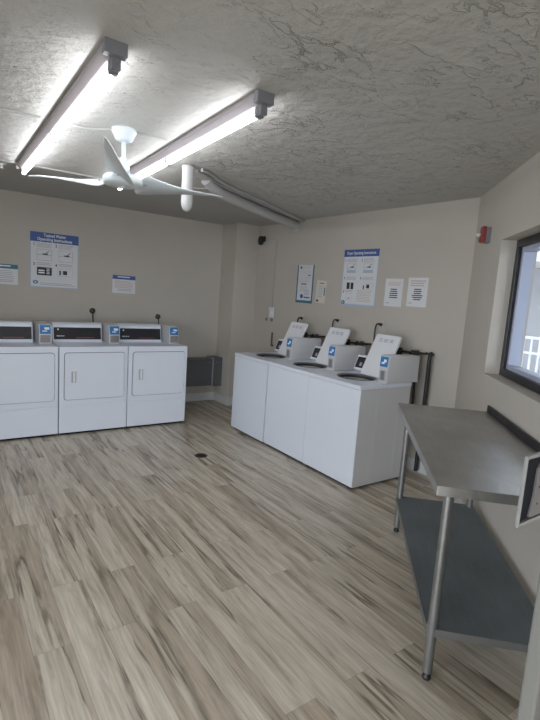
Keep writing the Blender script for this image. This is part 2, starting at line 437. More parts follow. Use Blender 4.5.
# ------------------------------------------------------------------ washers (local x to the viewer's right, y back)
WW, XWf, YWf, HW = .6588, 2.7947, 4.6287, .887
def washer(loc, label):
    t = thing('washing_machine', label, 'washing machine', loc, -PI / 2, 'top loading washers along the right wall')
    W = WW - .0015; D = .625
    m = MB()
    z0 = .02; z1 = .856
    m.box((.003, .003, z0), (W, D, z1), 'enamel_shaded'); m.build('cabinet', t, bevel=.005)
    m = MB(); m.box((.001, -.001, z0 + .004), (W, .004, z1 - .006), 'enamel'); m.build('front_panel', t, bevel=.002)
    m = MB()                                    # pressed ribs on the right-hand side
    for y in (.20, .22, .47, .485): m.box((W, y, .06), (W + .002, y + .006, z1 - .04), 'enamel_shaded')
    m.box((W, .03, .055), (W + .002, D - .03, .06), 'enamel_shaded'); m.build('side_rib', t, bevel=.001)
    m = MB(); m.box((.03, .025, 0), (W - .03, D - .02, z0), 'toe_dark'); m.build('toe_base', t)
    # deck with the round opening
    m = MB(); cx, cy, r = .30, .30, .185; n = 40
    x0, x1, y0, y1 = 0., WW - .002, -.006, D + .004
    inn, out = [], []
    for k in range(n):
        a = 2 * PI * (k + .5) / n; c, s_ = math.cos(a), math.sin(a)
        inn.append((cx + r * c, cy + r * .92 * s_))
        tx = ((x1 - cx) if c > 0 else (cx - x0)) / abs(c); ty = ((y1 - cy) if s_ > 0 else (cy - y0)) / abs(s_); q = min(tx, ty)
        out.append((cx + q * c, cy + q * s_))
    # square up the corners
    for C_ in ((x0, y0), (x1, y0), (x1, y1), (x0, y1)):
        j = min(range(n), key=lambda i: (out[i][0] - C_[0]) ** 2 + (out[i][1] - C_[1]) ** 2); out[j] = C_
    vs = [(*p_, HW) for p_ in inn] + [(*p_, HW) for p_ in out] + [(*p_, z1) for p_ in out] + [(*p_, z1) for p_ in inn]
    fs = []
    for k in range(n):
        j = (k + 1) % n
        fs += [(k, j, n + j, n + k), (n + k, n + j, 2 * n + j, 2 * n + k), (3 * n + j, 3 * n + k, k, j)]
    m.add(vs, fs, 'enamel'); m.build('top_deck', t, bevel=.003)
    m = MB(); sq = [(r - .001, .034), (r - .012, .02), (r - .02, -.001), (r - .03, -.04), (.165, -.3), (0.06, -.31), (.06, -.1), (.035, -.06), (0, -.05)]
    vs_ = []
    m.lathe([(a, b) for a, b in sq], 'tub_dark', (cx, cy, z1), 32)
    for i, v in enumerate(m.v): m.v[i] = (v[0], cy + (v[1] - cy) * .92, v[2])
    m.build('tub', t)
    # the tub sits through the cabinet top: cut visible by a dark well
    m = MB(); m.lathe([(r - .0005, .0335), (r - .009, .0335), (r - .015, .022)], 'tub_ring', (cx, cy, z1), 32)
    for i, v in enumerate(m.v): m.v[i] = (v[0], cy + (v[1] - cy) * .92, v[2])
    m.build('tub_rim', t)
    # console and display
    m = MB(); m.prism([(.56, .887), (.665, .887), (.665, 1.045), (.595, 1.045), (.57, 1.02)], .03, .488, 'enamel', 'x'); m.build('control_console', t, bevel=.005)
    M = Matrix.Translation((0, .515, .912)) @ Matrix.Rotation(-.38, 4, 'X')
    m = MB(); m.box((.038, 0, .0), (.168, .06, .15), 'lid_enamel', M); hd = m.build('display_head', t, bevel=.004)
    m = MB(); m.box((.052, -.003, .022), (.152, .001, .13), 'black_panel', M)
    m.box((.10, -.004, .04), (.128, -.0025, .075), 'print_grey', M); m.build('display_panel', hd)
    # open lid leaning back
    ang = -math.atan2(.18, .375)
    M = Matrix.Translation((0, .455, .892)) @ Matrix.Rotation(ang, 4, 'X')
    m = MB(); m.rrect(.198, .492, 0, .418, .015, -.012, .012, 'lid_enamel', M=M); lid = m.build('lid', t, bevel=.004)
    m = MB()
    for i, (a, b) in enumerate(((.262, .30), (.315, .37), (.385, .43))):
        for k in range(3): m.box((a, -.0135, .345 + .012 * k), (b - .008 * (k % 2), -.0125, .351 + .012 * k), 'print_grey', M)
    m.build('lid_print', lid)
    m = MB(); m.box((.478, -.0145, .20), (.486, -.0125, .212), 'toe_dark', M); m.build('lid_bumper', lid)
    # coin box
    m = MB(); m.prism([(.300, .890), (.71, .890), (.71, 1.122), (.325, 1.132), (.308, 1.122), (.300, 1.03)], .560, .652, 'coin_grey', 'x'); cb = m.build('coin_box', t, bevel=.005)
    m = MB(); m.box((.545, .285, .888), (.656, .715, .900), 'coin_grey'); m.build('mounting_plate', cb, bevel=.003)
    a = Vector((0, .300, 1.03)); b = Vector((0, .3085, 1.122)); e = (b - a).normalized(); nn = Vector((0, -e.z, e.y))
    def Q(f0, f1, x0_, x1_, mt, th=.003):
        p0 = a + (b - a) * f0 + nn * .0005; p1 = a + (b - a) * f1 + nn * .0005; p2 = p1 + nn * th; p3 = p0 + nn * th
        m.prism([(p0.y, p0.z), (p1.y, p1.z), (p2.y, p2.z), (p3.y, p3.z)], x0_, x1_, mt, 'x')
    m = MB(); Q(.0, .93, .564, .646, 'blue_label'); Q(.25, .42, .58, .612, 'white_print', .0036); Q(.42, .68, .602, .63, 'white_print', .0036)
    m.build('instruction_sticker', cb)
    m = MB(); m.box((.572, .295, .912), (.642, .302, 1.0), 'recess_grey'); m.box((.590, .290, .918), (.626, .297, .994), 'slot_metal'); m.build('coin_slide', cb, bevel=.002)
    return t
w0 = washer((XWf, YWf, 0), 'white washing machine farthest from the steel table, standing slightly proud, lid open')
w0.location.x -= .012; w0.location.y += .005
dup(w0, (XWf, YWf - WW, 0), 'middle white top loading washing machine of the three, lid open')
dup(w0, (XWf, YWf - 2 * WW, 0), 'white washing machine nearest the steel worktable, its side panel showing')

# ------------------------------------------------------------------ things on the walls
def tube_pts_smooth(P, n=6):
    out = []
    P = [Vector(p) for p in P]
    for i in range(len(P) - 1):
        p0 = P[max(i - 1, 0)]; p1 = P[i]; p2 = P[i + 1]; p3 = P[min(i + 2, len(P) - 1)]
        for k in range(n):
            t = k / n
            out.append(.5 * ((2 * p1) + (-p0 + p2) * t + (2 * p0 - 5 * p1 + 4 * p2 - p3) * t * t + (-p0 + 3 * p1 - 3 * p2 + p3) * t ** 3))
    out.append(P[-1]); return out

# supply valves behind each washer (local frame of the washer wall)
def valves(y, label):
    t = thing('water_valve_set', label, 'valves', Bp(y, 1.085, .004), rB, 'water valves behind the washers')
    m = MB(); m.tube([(-.16, -.055, .03), (.17, -.055, .045)], .011, 'brass_dark'); m.tube([(-.16, -.055, .03), (-.16, 0, .03)], .011, 'brass_dark'); m.tube([(.17, -.055, .045), (.17, 0, .045)], .011, 'brass_dark'); m.build('pipe', t)
    for x in (-.10, .09):
        m = MB(); m.tube([(x, -.055, -.04), (x, -.055, .065)], .021, 'brass_dark'); m.tube([(x, -.055, .04), (x, -.11, .04)], .012, 'brass_dark'); v = m.build('valve', t)
        m = MB(); m.lathe([(0, 0), (.030, 0), (.036, .006), (.030, .016), (0, .016)], 'hose_black', (0, 0, 0), 12); m.build('valve_handle', v, loc=(x, -.112, .035), rot=(PI / 2, 0, 0))
        m = MB(); m.tube(tube_pts_smooth([(x, -.055, -.04), (x + .02, -.07, -.2), (x + .03, -.075, -.45), (x, -.07, -.80)]), .010, 'hose_black'); m.build('supply_hose', t)
    return t
valves(2.91, 'dark water valves behind the washer nearest the steel table')
valves(3.60, 'dark water valves on the wall behind the middle washer')
valves(4.30, 'dark water valves on the wall behind the farthest washer')
m = MB(); m.tube(tube_pts_smooth([Bp(2.68, 1.13, .02), Bp(2.67, 1.135, .06), Bp(2.665, 1.08, .075), Bp(2.67, .7, .07), Bp(2.68, .3, .07), Bp(2.68, .03, .07)]), .018, 'hose_black')
o = m.build('drain_hose'); tag(o, 'black drain hose running down the wall behind the nearest washer', 'hose')

def cord(name, P, rot_obj, label, plugdir, grp):
    t = thing(name, label, 'power cord', P, rot_obj, grp)
    m = MB(); m.tube(tube_pts_smooth([(0, -.03, 0), (-.02, -.035, .005), (-.035, -.04, -.03), (-.04, -.04, -.12), (-.04, -.03, -.30), (-.04, -.03, -.5)] if plugdir == 'hook' else [(0, -.035, -.02), (0, -.045, -.06), (.006, -.04, -.2), (.0, -.035, -.4)]), .007, 'hose_black', 10); m.build('cable', t)
    m = MB()
    if plugdir == 'hook': m.tube([(-.01, -.032, .004), (.012, -.032, .003), (.03, -.03, -.002)], .013, 'hose_black', 10, rr=[.008, .014, .016])
    else: m.lathe([(0, 0), (.030, 0), (.035, .008), (.031, .03), (.014, .042), (0, .042)], 'brass_dark', (0, 0, 0), 16)
    pl_ = m.build('plug', t)
    if plugdir != 'hook': pl_.rotation_euler = (PI / 2, 0, 0); pl_.location = (0, -.003, 0)
    m = MB(); m.rrect(-.035, .035, -.057, .057, .006, -.004, 0, 'wall_plate'); 
    if plugdir == 'hook': m.v = [(v[0] + .02, v[1] - 0, v[2] - .01) for v in m.v]
    m.build('outlet_plate', t)
    return t
G = 'power cords behind the washers'
cord('power_cord', Bp(3.325, 1.345), rB, 'black hooked power cord above the washer nearest the steel table', 'hook', G)
cord('power_cord', Bp(3.945, 1.335), rB, 'black hooked power cord above the middle washer', 'hook', G)
cord('power_cord', Bp(4.56, 1.31), rB, 'black hooked power cord above the farthest washer', 'hook', G)
G = 'dryer power plugs'
cord('power_cord', (1.54, YA, 1.225), 0, 'dark dryer plug on the back wall behind the middle dryer', 'down', G)
cord('power_cord', (2.372, YA, 1.18), 0, 'dark dryer plug on the back wall behind the right-hand dryer', 'down', G)

# posters and notices: local x right, y into the wall, z up from the sheet's lower edge
def lines(m, x0, x1, z0, z1, n, mt, th=.35, jit=.15, y=-.0034, center=False):
    st = (z1 - z0) / n
    for i in range(n):
        z = z1 - st * (i + .6); ex = random.uniform(0, jit) * (x1 - x0); a = x0 + (ex / 2 if center else 0); b = x1 - (ex / 2 if center else ex)
        m.add([(a, y, z), (b, y, z), (b, y, z + st * th), (a, y, z + st * th)], [(0, 1, 2, 3)], mt)
def rect(m, x0, x1, z0, z1, mt, y=-.0036): m.add([(x0, y, z0), (x1, y, z0), (x1, y, z1), (x0, y, z1)], [(0, 1, 2, 3)], mt)
def outline(m, x0, x1, z0, z1, mt, t=.0025, y=-.0036):
    rect(m, x0, x1, z0, z0 + t, mt, y); rect(m, x0, x1, z1 - t, z1, mt, y); rect(m, x0, x0 + t, z0, z1, mt, y); rect(m, x1 - t, x1, z0, z1, mt, y)
def place(m, name, P, r, label, cat, group=None, tilt=0.):
    o = m.build(name, loc=P, rot=(0, tilt, r), fix=False); tag(o, label, cat, group); return o
def machine(m, cx, z, w_, h_):
    outline(m, cx - w_ / 2, cx + w_ / 2, z, z + h_, 'print_grey', .004); rect(m, cx - w_ / 2, cx + w_ / 2, z + h_ * .48, z + h_ * .52, 'print_grey')
    rect(m, cx - w_ * .12, cx + w_ * .25, z + h_ * .52, z + h_ * .62, 'print_black', -.0038)
    m.add([(cx + w_ * .05, -.0038, z + h_ * .62), (cx + w_ * .12, -.0038, z + h_ * .62), (cx + w_ * .34, -.0038, z + h_ * .85), (cx + w_ * .28, -.0038, z + h_ * .86)], [(0, 1, 2, 3)], 'print_black')

def big_poster(W, Hh, titles, pale):
    m = MB(); m.box((0, -.003, 0), (W, 0, Hh), 'print_pale_blue'); rect(m, .008, W - .008, .008, Hh - .005, 'paper', -.0032)
    bz = Hh - (.105 if len(titles) == 2 else .075)
    rect(m, .0, W, bz, Hh, 'print_navy', -.0034)
    if len(titles) == 2:
        m.text(titles[0], W / 2, bz + .060, .048, -.0042, 'white_print', fit=W * .46); m.text(titles[1], W / 2, bz + .016, .048, -.0042, 'white_print', fit=W * .72)
    else: m.text(titles[0], W / 2, bz + .024, .042, -.0042, 'white_print', fit=W * .82)
    return m, bz
m, bz = big_poster(.512, .61, ['Topload Washer', 'Operating Instructions'], 0)
for k, (cx, num) in enumerate(((.145, '1'), (.375, '2'))):
    m.text(num, cx - .105, bz - .045, .045, -.0042, 'print_black'); lines(m, cx - .08, cx + .08, bz - .065, bz - .012, 4, 'print_grey')
    machine(m, cx, bz - .205, .155, .125)
m.text('3', .04, bz - .265, .045, -.0042, 'print_black'); m.text('4', .27, bz - .265, .045, -.0042, 'print_black')
lines(m, .065, .225, bz - .262, bz - .225, 2, 'print_grey'); lines(m, .295, .455, bz - .262, bz - .225, 2, 'print_grey')
rect(m, .07, .225, bz - .37, bz - .28, 'print_black'); lines(m, .085, .15, bz - .36, bz - .31, 2, 'white_print', .6, y=-.004); lines(m, .17, .205, bz - .36, bz - .29, 4, 'white_print', .5, y=-.004)
outline(m, .29, .455, bz - .37, bz - .28, 'print_grey'); rect(m, .345, .39, bz - .35, bz - .305, 'print_black', -.0038); rect(m, .305, .322, bz - .355, bz - .305, 'print_black', -.0038)
lines(m, .10, .49, .02, .055, 2, 'print_grey')
m.add([(.055 + .028 * math.cos(a * PI / 8), -.0038, .055 + .022 * math.sin(a * PI / 8)) for a in range(16)], [tuple(range(16))], 'print_blue'); m.text('a', .055, .045, .04, -.0042, 'white_print')
place(m, 'instruction_poster', (.861, YA, 1.472), 0, 'white poster with navy heading on the wall above the dryers', 'poster', tilt=0)

m, bz = big_poster(.495, .60, ['Dryer Operating Instructions'], 0)
for i in range(2):
    for j in range(2):
        cx = .125 + .24 * j; z = bz - .17 - .19 * i
        m.text(str(1 + j + 2 * i), cx - .095, z + .12, .038, -.0042, 'print_black'); lines(m, cx - .07, cx + .09, z + .112, z + .15, 3, 'print_grey')
        if i == 0: machine(m, cx, z, .13, .105); rect(m, cx - .063, cx + .063, z + .004, z + .03, 'print_pale_blue', -.0037)
        elif j == 0: rect(m, cx - .05, cx - .005, z + .015, z + .085, 'print_black'); rect(m, cx + .01, cx + .05, z + .015, z + .085, 'print_black')
        else: outline(m, cx - .06, cx + .08, z + .015, z + .085, 'print_grey'); rect(m, cx - .005, cx + .035, z + .03, z + .07, 'print_black', -.0038); rect(m, cx - .05, cx - .035, z + .02, z + .06, 'print_black', -.0038)
m.text('5', .035, .135, .038, -.0042, 'print_black'); lines(m, .055, .19, .145, .17, 2, 'print_grey'); outline(m, .075, .165, .06, .135, 'print_grey'); rect(m, .105, .135, .075, .09, 'print_pink')
lines(m, .23, .45, .045, .175, 8, 'print_tan', .3)
rect(m, .0, .495, .0, .022, 'print_pale_blue', -.0037)
m.add([(.04 + .028 * math.cos(a * PI / 8), -.0038, .035 + .022 * math.sin(a * PI / 8)) for a in range(16)], [tuple(range(16))], 'print_teal'); m.text('a', .04, .025, .04, -.0042, 'white_print')
place(m, 'instruction_poster', Bp(3.930, 1.507), rB, 'largest white poster with navy heading on the wall above the washers', 'poster')

m = MB(); m.box((0, -.003, 0), (.305, 0, .455), 'print_teal'); rect(m, .022, .285, .032, .455, 'paper', -.0034)
m.add([(.07 + .018 * math.cos(a * PI / 6), -.0038, .425 + .018 * math.sin(a * PI / 6)) for a in range(12)], [tuple(range(12))], 'print_navy')
lines(m, .10, .25, .405, .44, 2, 'print_grey'); lines(m, .05, .26, .335, .39, 3, 'print_grey', .3); rect(m, .20, .255, .328, .336, 'print_black'); lines(m, .05, .24, .25, .315, 4, 'print_pale_blue', .4)
rect(m, .085, .185, .222, .234, 'print_black'); lines(m, .07, .22, .14, .21, 4, 'print_pink', .3); lines(m, .15, .25, .09, .16, 4, 'print_pale_blue', .5)
m.add([(.11 + .03 * math.cos(a * PI / 6), -.0038, .08 + .026 * math.sin(a * PI / 6)) for a in range(12)], [tuple(range(12))], 'print_navy'); rect(m, .15, .26, .06, .075, 'print_navy')
place(m, 'safety_poster', Bp(4.712, 1.495), rB, 'narrow pale poster with dark blue side borders above the farthest washer', 'poster')
m = MB(); m.box((0, -.0022, 0), (.165, 0, .26), 'paper_cream'); lines(m, .05, .13, .215, .235, 1, 'print_black', .4); lines(m, .03, .12, .06, .20, 6, 'print_grey', .3)
rect(m, .135, .152, .09, .18, 'print_teal'); rect(m, .018, .055, .012, .035, 'print_black')
place(m, 'small_notice', Bp(4.352, 1.516), rB, 'small cream notice between the two blue posters above the washers', 'notice', tilt=math.radians(3))
G = 'white flyers above the nearest washer'
m = MB(); m.box((0, -.0012, 0), (.216, 0, .272), 'paper'); lines(m, .035, .19, .20, .24, 2, 'print_pink', .35, y=-.0018); lines(m, .055, .165, .075, .175, 5, 'print_black', .5, .35, y=-.0018, center=True); lines(m, .02, .07, .02, .04, 1, 'print_grey', y=-.0018)
place(m, 'paper_flyer', Bp(3.318, 1.536), rB, 'white flyer with a thin pink heading, left of the pair above the washers', 'flyer', G)
m = MB(); m.box((0, -.0012, 0), (.222, 0, .272), 'paper'); lines(m, .03, .20, .185, .25, 3, 'print_pink', .45, y=-.0018); lines(m, .055, .175, .055, .17, 6, 'print_black', .5, .35, y=-.0018, center=True); lines(m, .02, .07, .02, .04, 1, 'print_grey', y=-.0018)
place(m, 'paper_flyer', Bp(3.043, 1.549), rB, 'white flyer with a thick pink heading, right of the pair near the corner', 'flyer', G)
G = 'small blue topped notices above the dryers'
for x, z, wd, lab in ((.44, 1.48, .30, 'small blue topped notice cut off by the left edge above the dryers'), (1.777, 1.457, .285, 'small blue topped notice right of the large poster above the dryers')):
    m = MB(); m.box((0, -.0022, 0), (wd, 0, .218), 'paper'); rect(m, 0, wd, .17, .218, 'print_teal' if x < 1 else 'print_navy', -.0028)
    lines(m, .06, wd - .06, .182, .208, 1, 'white_print', .5, y=-.0034); lines(m, .03, wd - .03, .06, .155, 5, 'print_pink' if x > 1 else 'print_grey', .3, y=-.0028); lines(m, .06, wd - .04, .02, .055, 2, 'print_grey', .4, y=-.0028, center=True)
    place(m, 'wall_notice', (x, YA, z), 0, lab, 'notice', G)

# security camera, wall box with cable, small wall stubs
t = thing('security_camera', 'small black security camera high in the corner above the washers', 'camera', Bp(5.47, 2.275), rB)
m = MB(); m.rrect(-.035, .035, -.01, .06, .01, -.02, 0, 'black_plastic'); m.tube([(0, -.015, .03), (0, -.045, .02)], .014, 'black_plastic'); m.build('bracket', t)
m = MB(); m.tube([(-.01, -.04, .045), (0, -.052, 0), (.012, -.066, -.045)], .04, 'black_plastic', 16, rr=[.036, .042, .034]); m.build('body', t)
m = MB(); m.lathe([(0, 0), (.02, 0), (.018, .01), (0, .014)], 'frame_black', (0, 0, 0), 14); m.build('lens', t, loc=(.0125, -.067, -.047), rot=(2.85, 0, .3))
m = MB(); m.tube([Bp(5.18, 1.39, .006), Bp(5.18, 2.0, .006), Bp(5.165, 2.27, .006), Bp(5.20, 2.285, .006), Bp(5.43, 2.295, .006)], .0035, 'recess_grey', 8)
o = m.build('camera_cable'); tag(o, 'thin cable running up the wall from the small box towards the camera', 'cable')
t = thing('switch_box', 'small white wall switch box with raised cover left of the washers', 'switch', Bp(5.185, 1.335), rB)
m = MB(); m.rrect(-.045, .045, -.07, .07, .008, -.018, 0, 'paper'); m.build('box_body', t, bevel=.003)
m = MB(); m.rrect(-.008, .024, -.04, .045, .006, -.04, -.018, 'paper'); m.build('cover', t, bevel=.003)
m = MB(); m.rrect(-.03, -.012, -.04, .03, .004, -.0195, -.018, 'recess_grey'); m.build('toggle', t)
for y, lab in ((5.30, 'left small grey plug on the wall under the switch box'), (5.175, 'right small grey plug on the wall under the switch box')):
    m = MB(); m.lathe([(0, 0), (.022, 0), (.024, .004), (.018, .012), (0, .014)], 'hose_grey', (0, 0, 0), 16)
    o = m.build('wall_plug', loc=Bp(y, 1.235), rot=(PI / 2, 0, rB)); tag(o, lab, 'plug', 'grey wall plugs')
m = MB(); m.tube([Bp(5.11, .9, .03), Bp(5.11, 1.075, .03)], .009, 'brass_dark'); m.tube([Bp(5.11, .9, .03), Bp(5.11, .9, 0)], .009, 'brass_dark')
o = m.build('pipe_stub'); tag(o, 'short dark pipe stub on the wall left of the farthest washer', 'pipe')

# fire alarm at the window wall
t = thing('fire_alarm', 'red fire alarm box with clear strobe beside the window', 'alarm', Cp(.415, 0, 2.127), rC)
m = MB(); m.box((-.03, -.032, -.062), (.045, 0, .055), 'fixture_grey'); m.build('back_box', t, bevel=.004)
m = MB(); m.box((-.036, -.062, -.058), (.040, -.032, .06), 'alarm_red'); m.box((-.03, -.070, -.052), (.03, -.062, -.01), 'alarm_red'); m.build('housing', t, bevel=.005)
m = MB(); m.lathe([(0, 0), (.018, 0), (.016, .018), (.008, .028), (0, .03)], 'lens_clear', (0, 0, 0), 14); m.build('strobe', t, loc=(-.005, -.066, .0), rot=(PI / 2, 0, 0))

# grey duct under the corner
t = thing('metal_duct', 'grey sheet metal duct on the back wall right of the dryers', 'duct', (2.35, 5.79, .255))
m = MB(); m.box((0, 0, 0), (.79, .19, .372), 'duct_metal'); m.build('duct_body', t, bevel=.004)
m = MB(); m.box((.775, -.012, -.01), (.92, .19, .392), 'duct_metal'); m.build('end_collar', t, bevel=.004)
m = MB(); m.box((.768, -.018, -.012), (.782, .19, .394), 'grey_metal'); m.build('flange', t, bevel=.002)
for x, z in ((.83, .33), (.83, .05), (.72, .33), (.72, .05)):
    m = MB(); m.lathe([(0, 0), (.006, 0), (.005, .004), (0, .005)], 'grey_metal', (0, 0, 0), 8)
    m.build('screw_head', t, loc=(x, -.012 if x > .78 else 0, z), rot=(PI / 2, 0, 0))

# floor drain
m = MB(); m.lathe([(0, .004), (.05, .004), (.058, .003), (.062, 0), (0, 0)], 'drain_bronze', (0, 0, 0), 28)
for k in range(-3, 4):
    hw = math.sqrt(.042 ** 2 - (k * .012) ** 2); m.box((k * .012 - .002, -hw, .0042), (k * .012 + .002, hw, .0048), 'toe_dark')
o = m.build('floor_drain', loc=(2.041, 3.918, .0)); tag(o, 'round dark bronze drain cover in the middle of the wood floor', 'drain')

# ------------------------------------------------------------------ ceiling: lights, fan, pipes
def fixture(P, rot, Ln, label):
    t = thing('fluorescent_light', label, 'light', P, rot, 'fluorescent strip lights')   # P = near end at the ceiling; runs along local +y
    m = MB(); m.prism([(-.040, H), (-.040, H - .022), (-.012, H - .050), (.020, H - .050), (.040, H - .022), (.040, H)], .0, Ln, 'fixture_white', 'y')
    m.v = [(v[0], v[1], v[2] - H) for v in m.v]; m.build('housing', t, bevel=.004)
    m = MB(); m.box((-.045, -.04, -.05), (.045, 0, 0), 'fixture_grey'); m.box((-.008, -.012, -.092), (.028, .02, -.045), 'fixture_grey'); m.build('end_box', t, bevel=.003)
    m = MB(); m.box((-.044, Ln, -.052), (.044, Ln + .006, 0), 'fixture_white'); m.build('end_cap', t)
    for y in (.035, Ln / 2, Ln - .02):
        m = MB(); m.box((-.008, y - .014, -.096), (.028, y + .014, -.046), 'fixture_grey' if y < .1 else 'fixture_white'); m.build('lamp_holder', t, bevel=.003)
    hl = Ln / 2
    for a, b in ((.05, hl - .015), (hl + .015, Ln - .035)):
        m = MB(); m.tube([(.010, a, -.080), (.010, b, -.080)], .0125, 'tube_glow', 14); m.build('lamp_tube', t)
    return t
fixture((.585, 2.03, H - .0005), math.radians(-.2), 2.50, 'left fluorescent strip light on the ceiling, above the fan blade tip')
fixture((1.262, 2.0, H - .0005), math.radians(-2.0), 2.46, 'right fluorescent strip light on the ceiling, behind the fan')

FC = (.945, 3.02)
t = thing('ceiling_fan', 'white three-bladed ceiling fan hanging between the two strip lights', 'fan', (*FC, 2.49))
m = MB(); m.lathe([(.0, 0), (.072, 0), (.073, -.018), (.066, -.028), (.050, -.062), (.03, -.072), (0, -.072)], 'fan_white'); m.build('canopy', t)
m = MB(); m.lathe([(0, -.06), (.013, -.06), (.013, -.2), (0, -.2)], 'fan_white'); m.build('downrod', t)
m = MB(); m.lathe([(0, -.165), (.02, -.165), (.024, -.175), (.038, -.215), (.042, -.27), (0, -.27)], 'fan_white'); m.build('rod_cover', t)
m = MB(); m.lathe([(0, -.262), (.06, -.264), (.105, -.272), (.118, -.285), (.118, -.315), (.108, -.326), (.05, -.332), (0, -.332)], 'fan_white'); mo = m.build('motor', t)
m = MB(); m.lathe([(0, -.332), (.014, -.332), (.012, -.338), (0, -.34)], 'indicator_white', seg=16); m.build('indicator_lamp', t)
def blade(th):
    st = [(.105, .07, -.075), (.125, .088, -.088), (.16, .09, -.085), (.24, .074, -.070), (.36, .048, -.05), (.50, .028, -.030), (.65, .014, -.014), (.715, .007, -.007), (.74, .001, -.001)]
    vs = []; n = len(st)
    for (x, ya, yb) in st:
        k = min(1, (x - .1) / .5); tw = -math.radians(30 - 24 * k)
        for y in (ya, (ya + yb) / 2, yb):
            zz = -.300 + y * math.sin(tw) + .035 * k * k + (.006 if y not in (ya, yb) else 0)
            vs.append((x, y * math.cos(tw), zz))
    fs = [(3 * i + j, 3 * (i + 1) + j, 3 * (i + 1) + j + 1, 3 * i + j + 1) for i in range(n - 1) for j in (0, 1)]
    m = MB(); m.add(vs, fs, 'fan_white', True); o = m.build('blade', t, rot=th, fix=False)
    s = o.modifiers.new('Solid', 'SOLIDIFY'); s.thickness = .007; s.offset = 0
    m = MB()
    for x, y in ((.15, .03), (.15, -.01), (.19, .01)):
        m.lathe([(.006, -.004), (.006, .004), (0, .0055)], 'recess_grey', (x, y, -.298), 8)
    m.build('blade_screws', o)
    return o
for k in range(3): blade(math.radians(126 + 120 * k))

# white pipe and conduits
def pr(px, py, pz): return (px, py, pz)
t = thing('ceiling_pipe', 'white painted pipe crossing the ceiling to the washer wall', 'pipe', (0, 0, 0))
m = MB(); m.tube(tube_pts_smooth([(1.90, 3.815, 2.50), (2.03, 3.89, 2.455), (2.15, 3.96, 2.438), (2.6, 4.22, 2.435), (3.2, 4.57, 2.435), (3.60, 4.76, 2.435), (3.655, 4.785, 2.425), (3.665, 4.79, 2.36)]), .048, 'pvc_white', 16); m.build('pipe_run', t)
for f in (.9,):
    x = 1.98 + f * 1.62; y = 3.86 + f * .92
    m = MB(); m.tube([(x - .012, y - .007, 2.435), (x + .012, y + .007, 2.435)], .053, 'pvc_white', 16); m.build('pipe_collar', t)
for dx, lab in ((0, 'thin conduit nearest the white ceiling pipe'), (.055, 'thin conduit farther from the white ceiling pipe')):
    m = MB(); m.tube(tube_pts_smooth([(1.66 + dx * .3, 3.50 - dx, H - .02), (1.80 + dx * .5, 3.60 - dx, H - .014), (2.05 + dx * .5, 3.80 - dx * .8, H - .014), (2.9 + dx * .5, 4.29 - dx * .85, H - .014), (3.74, 4.745 - dx * .6, H - .014)]), .0125, 'conduit_paint', 10)
    o = m.build('ceiling_conduit'); tag(o, lab, 'conduit', 'conduits on the ceiling')
m = MB(); m.lathe([(.0, 0), (.05, 0), (.05, -.02), (.044, -.03), (.044, -.27), (.040, -.30), (.028, -.325), (.012, -.336), (0, -.338)], 'pvc_white', (0, 0, 0), 24)
o = m.build('hanging_lamp_cover', loc=(1.585, 3.49, H)); tag(o, 'white capsule-shaped fitting hanging from the ceiling behind the fan blade', 'ceiling fitting')
m = MB(); m.tube([(-1.4, 3.24, H - .007), (.31, 3.19, H - .007), (.51, 3.172, H - .007)], .008, 'conduit_paint', 8)
o = m.build('surface_conduit'); tag(o, 'thin painted conduit on the ceiling left of the left strip light', 'conduit')
m = MB(); m.tube([(.675, 3.165, H - .007), (.76, 3.155, H - .007), (.88, 3.06, H - .007)], .008, 'conduit_paint', 8)
o = m.build('surface_conduit'); tag(o, 'thin painted conduit between the left strip light and the fan', 'conduit')
m = MB(); m.tube([(1.015, 3.01, H - .007), (1.12, 3.0, H - .007), (1.215, 2.995, H - .008)], .008, 'conduit_paint', 8)
o = m.build('surface_conduit'); tag(o, 'thin painted conduit between the fan and the right strip light', 'conduit')
m = MB(); m.lathe([(0, 0), (.03, 0), (.03, -.004), (.012, -.008), (.01, -.03), (.02, -.034), (0, -.036)], 'indicator_white', (0, 0, 0), 14)
o = m.build('sprinkler_head', loc=(.46, 4.66, H - .012)); tag(o, 'tiny white ceiling sprinkler at the left edge of the photo', 'sprinkler')

# ------------------------------------------------------------------ steel worktable (local x toward the camera, y towards the wall)
TP = Vector((1.5576, 1.0364, 0)); TL, TW, TH = 1.505, .598, .89
t = thing('steel_worktable', 'stainless steel worktable with lower shelf standing along the window wall', 'table', TP, rC)
m = MB()
m.box((-TL, 0, TH - .004), (0, TW, TH), 'table_steel')
for a, b in (((-TL, 0, TH - .04), (0, .003, TH - .003)), ((-TL, .003, TH - .04), (-TL + .003, TW, TH - .003)), ((-.003, .003, TH - .04), (0, TW, TH - .003)), ((-TL, TW - .003, TH - .04), (0, TW, TH - .003))):
    m.box(a, b, 'table_steel')
m.build('tabletop', t, bevel=.0015)
m = MB(); m.box((-TL, TW - .014, TH), (0, TW, TH + .045), 'shaded_steel'); m.build('backsplash', t, bevel=.002)
m = MB(); m.box((-TL + .06, .26, TH - .035), (-.06, .34, TH - .005), 'galvanised_tube'); m.build('underbrace', t)
for x in (-.095, -TL + .095):
    for y in (.07, TW - .07):
        m = MB(); m.tube([(x, y, .035), (x, y, TH - .005)], .0205, 'galvanised_tube', 20); lg = m.build('leg', t)
        m = MB(); m.tube([(x, y, .205), (x, y, .262)], .0225, 'galvanised_tube', 20); m.build('shelf_collar', lg)
        m = MB(); m.lathe([(0, 0), (.016, 0), (.019, .006), (.017, .018), (.012, .022), (.012, .04), (0, .04)], 'black_plastic', (x, y, 0), 16); m.build('foot', lg)
m = MB(); x0, x1, y0, y1, c_ = -TL + .07, -.07, .045, TW - .045, .03
